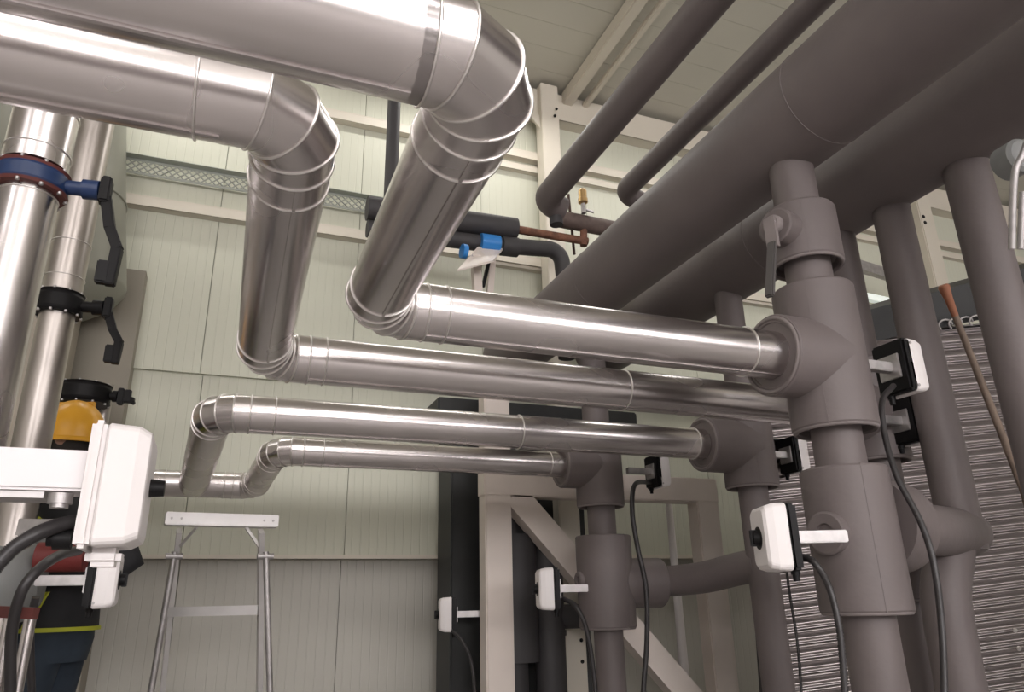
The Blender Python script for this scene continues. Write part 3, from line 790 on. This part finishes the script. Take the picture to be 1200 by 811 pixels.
# ---------------------------------------------------------------- pipes near the wall, top centre
YP = 3.9
def WP(px, py, dy=0): return atY(px, py, YP+dy)
def dia(px, d=0): return px/FPX*(WP(600, 270)-CAMP).dot(fw)
wp = thing('insulated_wall_pipe', 'thick short black insulated pipe ending in a bare rusty length near the wall', 'pipe', WP(605, 268))
MB().tube([WP(430, 244), WP(604, 269)], dia(13.5), 32).build('foam_sleeve', foam_dark, wp)
MB().tube([WP(600, 268), WP(688, 283)], dia(5), 16).build('rusty_length', rust, wp)
MB().tube([WP(684, 288), WP(684, 262)], dia(4.5), 14).build('rusty_riser', rust, wp)
bare('curved black insulated pipe under the thick short one, turning down beside the cream post',
     [WP(430, 268), WP(555, 284), WP(590, 288), WP(657, 293), WP(663, 345), WP(664, 420)], dia(9.5), foam_dark, 'insulated_wall_pipe', rad=.09)
MB_ = tag(MB().tube([WP(587, 288), WP(606, 290)], dia(11.5), 28).build('foam_collar', foam_dark), 'thicker black foam collar on the curved pipe beside the blue clamp', 'pipe collar')
tag(MB().tube([WP(648, 255, .0), WP(730, 271, .0), WP(800, 285)], dia(10.5), 28).build('rusty_pipe', mat('brown_pipe', (.10, .07, .06), .7, noise=.45, nscale=12)), 'brown rust stained pipe running right under the brass air vent', 'pipe')
av = thing('air_vent', 'brass automatic air vent standing on the rust stained pipe', 'air vent', WP(684, 250, -.05))
q = WP(684, 250, -.05); sc_ = dia(1)
MB().lathe(q, (0, 0, 1), [(0, 3*sc_), (14*sc_, 3*sc_)], 14).build('stem', galv, av)
MB().lathe(q+V((0, 0, 13*sc_)), (0, 0, 1), [(0, 3.5*sc_), (2*sc_, 6*sc_), (7*sc_, 6*sc_), (8*sc_, 5.2*sc_), (18*sc_, 5.2*sc_), (20*sc_, 4*sc_)], 20).build('brass_body', brass, av)
MB().tube([q+V((0, 0, 6*sc_)), q+V((13*sc_, -.01, 3*sc_))], 1.6*sc_, 10).build('drain_cock', galv, av)
tag(MB().tube([WP(666, 228, .1), WP(673, 298, .1)], dia(1.8), 10).build('threaded_rod', mat('dark_rod', (.08, .05, .04), .6, .4)), 'thin dark hanger rod left of the brass air vent', 'rod')
# bracket with blue clamps
bk = thing('pipe_bracket', 'pale steel wall bracket plate holding blue pipe clamps', 'bracket', WP(560, 345, -.1))
pl = [WP(536, 316, -.25), WP(560, 289, -.05), WP(589, 291, -.05), WP(578, 305, -.25)]
MB().prism(pl, (0, 0, -.012)).build('plate', paint_w, bk)
MB().bar(WP(557, 300, -.12), WP(560, 350, -.12), .05, .05, (0, 1, 0)).build('post', paint_w, bk)
MB().bar(WP(577, 300, -.02), WP(573, 350, -.02), .04, .04, (0, 1, 0)).build('post', paint_w, bk)
MB().bar(WP(573, 306, -.08), WP(566, 336, -.08), .02, .02, (0, 1, 0)).build('black_strap', blackp, bk)
MB().lathe(WP(563, 284, -.04), WP(585, 287, -.04)-WP(563, 284, -.04), [(0, dia(10.5)), (dia(22), dia(10.5))], 24).build('blue_clamp', bluebr, bk)
MB().lathe(WP(541, 294, -.12), (1, .1, 0), [(0, dia(8)), (.03, dia(8))], 20).build('blue_clamp', bluebr, bk)
# dark vertical pipe between the two steel elbows
qv = atY(460, 170, 4.2)
bare('slim dark vertical pipe seen between the two steel elbows', [V((qv.x, 4.2, ZC-.02)), V((qv.x, 4.2, atY(462, 300, 4.2).z))], .045, foam_dark, 'insulated_drop_pipe')
# extra wall rails to the right of the post
girt('cream wall rail behind the black insulated pipes', atY(700, 214, YW-.05).z, .06, pa.x-.9, 8.7, .05)
girt('lower cream wall rail meeting the pale bracket', zg4, .06, atY(560, 300, YW).x, 8.7, .05)

# ---------------------------------------------------------------- worker
def make_person():
    pc = atD(82, 600, 3.06); X, Y = pc.x, pc.y
    r = thing('person', 'worker in yellow hard hat, black and lime jacket and dark jeans behind left pipes', 'person', (X, Y, 0))
    # body faces -X (to the left in the photo), slightly away
    F = V((-1, .35, 0)).normalized(); Lf = V((0, 0, 1)).cross(F)   # left hand side is toward the viewer
    def P(f, l, z): return V((X, Y, 0))+F*f+Lf*l+V((0, 0, z))
    def skin(name, verts, edges, rad, m, parent, sub=2, rootv=0):
        me = bpy.data.meshes.new(name); L = WLOC[parent.name]
        me.from_pydata([v-L for v in verts], edges, []); me.materials.append(m)
        o = bpy.data.objects.new(name, me); COL.objects.link(o); o.parent = parent; WLOC[o.name] = L
        mod = o.modifiers.new('skin', 'SKIN'); mod.use_smooth_shade = True
        if not me.skin_vertices: 
            bpy.context.view_layer.objects.active = o
        sv = me.skin_vertices[0].data
        for i, q in enumerate(rad):
            sv[i].radius = (q, q) if not isinstance(q, tuple) else q
            sv[i].use_root = (i == rootv)
        ss = o.modifiers.new('sub', 'SUBSURF'); ss.levels = sub; ss.render_levels = sub
        return o
    skinm = mat('skin', (.42, .25, .18), .55)
    vs = []; es = []; rd = []
    def add(p, q, prev=None):
        vs.append(p); rd.append(q)
        if prev is not None: es.append((prev, len(vs)-1))
        return len(vs)-1
    pel = add(P(0, 0, .95), .13)
    wst = add(P(.01, 0, 1.10), .125, pel); ch = add(P(.02, 0, 1.30), .145, wst); nk0 = add(P(.02, 0, 1.44), .07, ch); nk = add(P(.035, 0, 1.50), .055, nk0)
    hd_ = add(P(.05, 0, 1.58), .078, nk); hd2 = add(P(.05, 0, 1.66), .082, hd_)
    hands = []
    for s_ in (1, -1):
        hp = add(P(0, .09*s_, .88), .095, pel); kn = add(P(.03, .11*s_, .50), .06, hp); an = add(P(-.01, .12*s_, .09), .04, kn); add(P(.13, .13*s_, .035), .032, an)
        sh = add(P(.01, .19*s_, 1.40), .06, ch)
        if s_ > 0: el = add(P(-.36, .25, 1.14), .045, sh); wr = add(P(.06, .25, 1.08), .03, el)
        else: el = add(P(.10, -.24, 1.15), .045, sh); wr = add(P(.32, -.18, 1.22), .03, el)
        d = (vs[wr]-vs[el]).normalized(); pm = add(vs[wr]+d*.06, (.036, .020), wr)
        n_ = d.cross(V((0, 0, 1))).normalized(); upv = n_.cross(d)
        for k, ln in enumerate((.07, .08, .075, .06)):
            o_ = (k-1.5)*.019
            a = add(vs[pm]+d*.035+upv*o_, .010, pm); b = add(vs[a]+d*ln*.55-n_*.01, .009, a); add(vs[b]+d*ln*.35-n_*.025, .008, b)
        a = add(vs[wr]+d*.04+upv*.035, .012, pm); add(vs[a]+d*.03+upv*.02, .010, a)
    body = skin('body', vs, es, rd, skinm, r)
    # nose, ears, mouth and hair as parts of the head
    hc = P(.05, 0, 1.63)
    MB().tube([hc+F*.085+V((0, 0, .01)), hc+F*.108+V((0, 0, -.02)), hc+F*.09+V((0, 0, -.03))], [.008, .013, .008], 10).build('nose', skinm, r)
    for s_ in (1, -1):
        MB().lathe(hc+Lf*.082*s_-F*.005, Lf*s_, [(-.01, .02), (.004, .026), (.010, .018)], 16, crisp=False).build('ear', skinm, r)
        MB().lathe(hc+F*.082+Lf*.03*s_+V((0, 0, .02)), F, [(-.01, .010), (0, .008)], 10).build('eye', blackp, r)
    MB().bar(hc+F*.086+Lf*.022-V((0, 0, .055)), hc+F*.086-Lf*.022-V((0, 0, .055)), .006, .008).build('mouth', redp, r)
    MB().lathe(hc+V((0, 0, -.05))-F*.012, (0, 0, 1), [(0, .074), (.03, .088), (.08, .092)], 28, crisp=False).build('hair', mat('dark_hair', (.02, .015, .012), .7), r)
    # helmet
    hat = mat('yellow_helmet', (.62, .30, .015), .33)
    hp_ = hc+V((0, 0, .005)); rings = []
    for t in range(11):
        a = t/10*PI/2; ring = []
        for k in range(36):
            an = 2*PI*k/36
            ring.append(hp_+F*(math.cos(an)*.138*math.cos(a)*(1.0))+Lf*(math.sin(an)*.118*math.cos(a))+V((0, 0, .178*math.sin(a)**.95)))
        rings.append(ring)
    hb = MB().loft(rings, (True, False))
    hb.bar(hp_+F*.075+V((0, 0, .125)), hp_-F*.075+V((0, 0, .125)), .02, .09)
    ho = hb.build('helmet', hat, r)
    rim = MB(); R0 = []; R1_ = []
    for k in range(36):
        an = 2*PI*k/36; ext = .012+.035*max(0, math.cos(an))**2
        R0.append(hp_+F*math.cos(an)*.136+Lf*math.sin(an)*.116+V((0, 0, .006))); R1_.append(hp_+F*math.cos(an)*(.138+ext)+Lf*math.sin(an)*(.118+ext*.6)+V((0, 0, -.012)))
    rim.loft([R0, R1_, [p-V((0, 0, .006)) for p in R1_], [p-V((0, 0, .012)) for p in R0]], (False, False)).build('brim', hat, ho)
    # oval blue badge on the helmet side
    bc = hp_+F*.070+Lf*.104+V((0, 0, .055)); bn = (F*.42+Lf*.85+V((0, 0, .3))).normalized()
    MB().lathe(bc, bn, [(-.01, .024), (.004, .024)], 20).build('badge', mat('badge_blue', (.03, .05, .22), .4), ho)
    MB().bar(bc+bn*.005-F*.018, bc+bn*.005+F*.018, .010, .003, bn).build('badge_band', white, ho)
    # jacket: loft of ellipses round the torso + sleeves
    jm = mat('black_jacket', (.012, .012, .014), .8, noise=.3, nscale=10); lm_ = mat('lime_fabric', (.42, .44, .03), .7)
    def ell(f, z, a, b, n=32, l=0): return [P(f+a*math.cos(2*PI*k/n), l+b*math.sin(2*PI*k/n), z) for k in range(n)]
    tor = [(0, .89, .165, .215), (0, .97, .160, .205), (.01, 1.10, .150, .195), (.02, 1.28, .165, .225), (.02, 1.38, .150, .235), (.02, 1.45, .105, .15), (.03, 1.50, .075, .085)]
    j = MB().loft([ell(*t) for t in tor], (False, False)).build('jacket', jm, r)
    for (h0_, h1_, ex) in ((1.22, 1.30, .012), (1.09, 1.14, .012), (.89, .905, .008)):
        def w(z):
            for i in range(len(tor)-1):
                if tor[i][1] <= z <= tor[i+1][1]:
                    t = (z-tor[i][1])/(tor[i+1][1]-tor[i][1]); return [tor[i][k]*(1-t)+tor[i+1][k]*t for k in (0, 2, 3)]
        rr = []
        for z in (h0_, h1_):
            f, a, b = w(z); rr.append(ell(f, z, a+ex, b+ex))
        MB().loft(rr, (True, True)).build('lime_band', lm_, j)
    # lime side panel by the hip
    pts = [P(-.09, .205, 1.03), P(-.04, .205, 1.03), P(-.02, .218, .90), P(-.04, .218, .90)]
    MB().prism(pts, Lf*.012).build('lime_panel', lm_, j)
    for s_ in (1, -1):
        a = P(.01, .19*s_, 1.41); 
        if s_ > 0: b, c = P(-.36, .25, 1.14), P(.045, .252, 1.085)
        else: b, c = P(.10, -.24, 1.15), P(.30, -.185, 1.21)
        MB().tube(smooth_path([a, a.lerp(b, .5), b, b.lerp(c, .5), c], 5), [.085-.002*i for i in range(21)], 24).build('sleeve', jm, j)
    jn = mat('dark_jeans', (.018, .028, .042), .85, noise=.25, nscale=12)
    tr_ = MB(); tr_.loft([ell(0, .96, .15, .19), ell(0, .86, .155, .20), ell(0, .78, .14, .185)], (False, True))
    for s_ in (1, -1):
        tr_.tube([P(0, .085*s_, .86), P(.03, .11*s_, .50), P(0, .12*s_, .10)], [.115, .088, .075], 24)
    tr_.build('jeans', jn, r)
    for s_ in (1, -1):
        MB().loft([[P(.05+.13*math.cos(2*PI*k/20)*sc, .13*s_+.05*math.sin(2*PI*k/20)*sc, z) for k in range(20)] for z, sc in ((0, 1.05), (.03, 1.05), (.06, .95), (.10, .6))], (True, True)).build('boot', blackp, r)
    return r
make_person().scale = (1, 1, 1.035)

# ---------------------------------------------------------------- unseen area lamps
def lamp(x, y, z, sx, sy, power, col=(1, .95, .90), rot=(0, 0, 0)):
    ld_ = bpy.data.lights.new('unseen_light', 'AREA'); ld_.shape = 'RECTANGLE'; ld_.size = sx; ld_.size_y = sy; ld_.energy = power; ld_.color = col
    o = bpy.data.objects.new('unseen_light', ld_); COL.objects.link(o); o.location = (x, y, z); o.rotation_euler = rot; return o
for i, (x, y) in enumerate(((-4.2, -1.4), (-1.6, -1.6), (1.2, -1.6), (-3.0, -4.6), (1.4, -4.6))):
    lamp(x, y, ZC-.35, 1.4, .35, 34, (1, .95, .955))
for x in (-2.6, -.6, 1.4): lamp(x, 4.25, ZC-.35, 1.3, .12, 13, (1, .97, .93))  # unseen lamps added close to the wall, to wash it and shade the recess
lamp(3.2, 3.7, ZC-.35, 1.3, .12, 16, (1, .97, .93))  # unseen lamp added to brighten the frame at back right
w = bpy.data.worlds.new('world'); SC.world = w; w.use_nodes = True
w.node_tree.nodes['Background'].inputs[0].default_value = (1, .98, 1, 1); w.node_tree.nodes['Background'].inputs[1].default_value = .3

SC.view_settings.view_transform = 'Standard'; SC.view_settings.look = 'None'
SC.view_settings.gamma = 1; SC.view_settings.use_curve_mapping = False; SC.view_settings.exposure = 0
SC.cycles.use_denoising = True
SC.cycles.max_bounces = 8
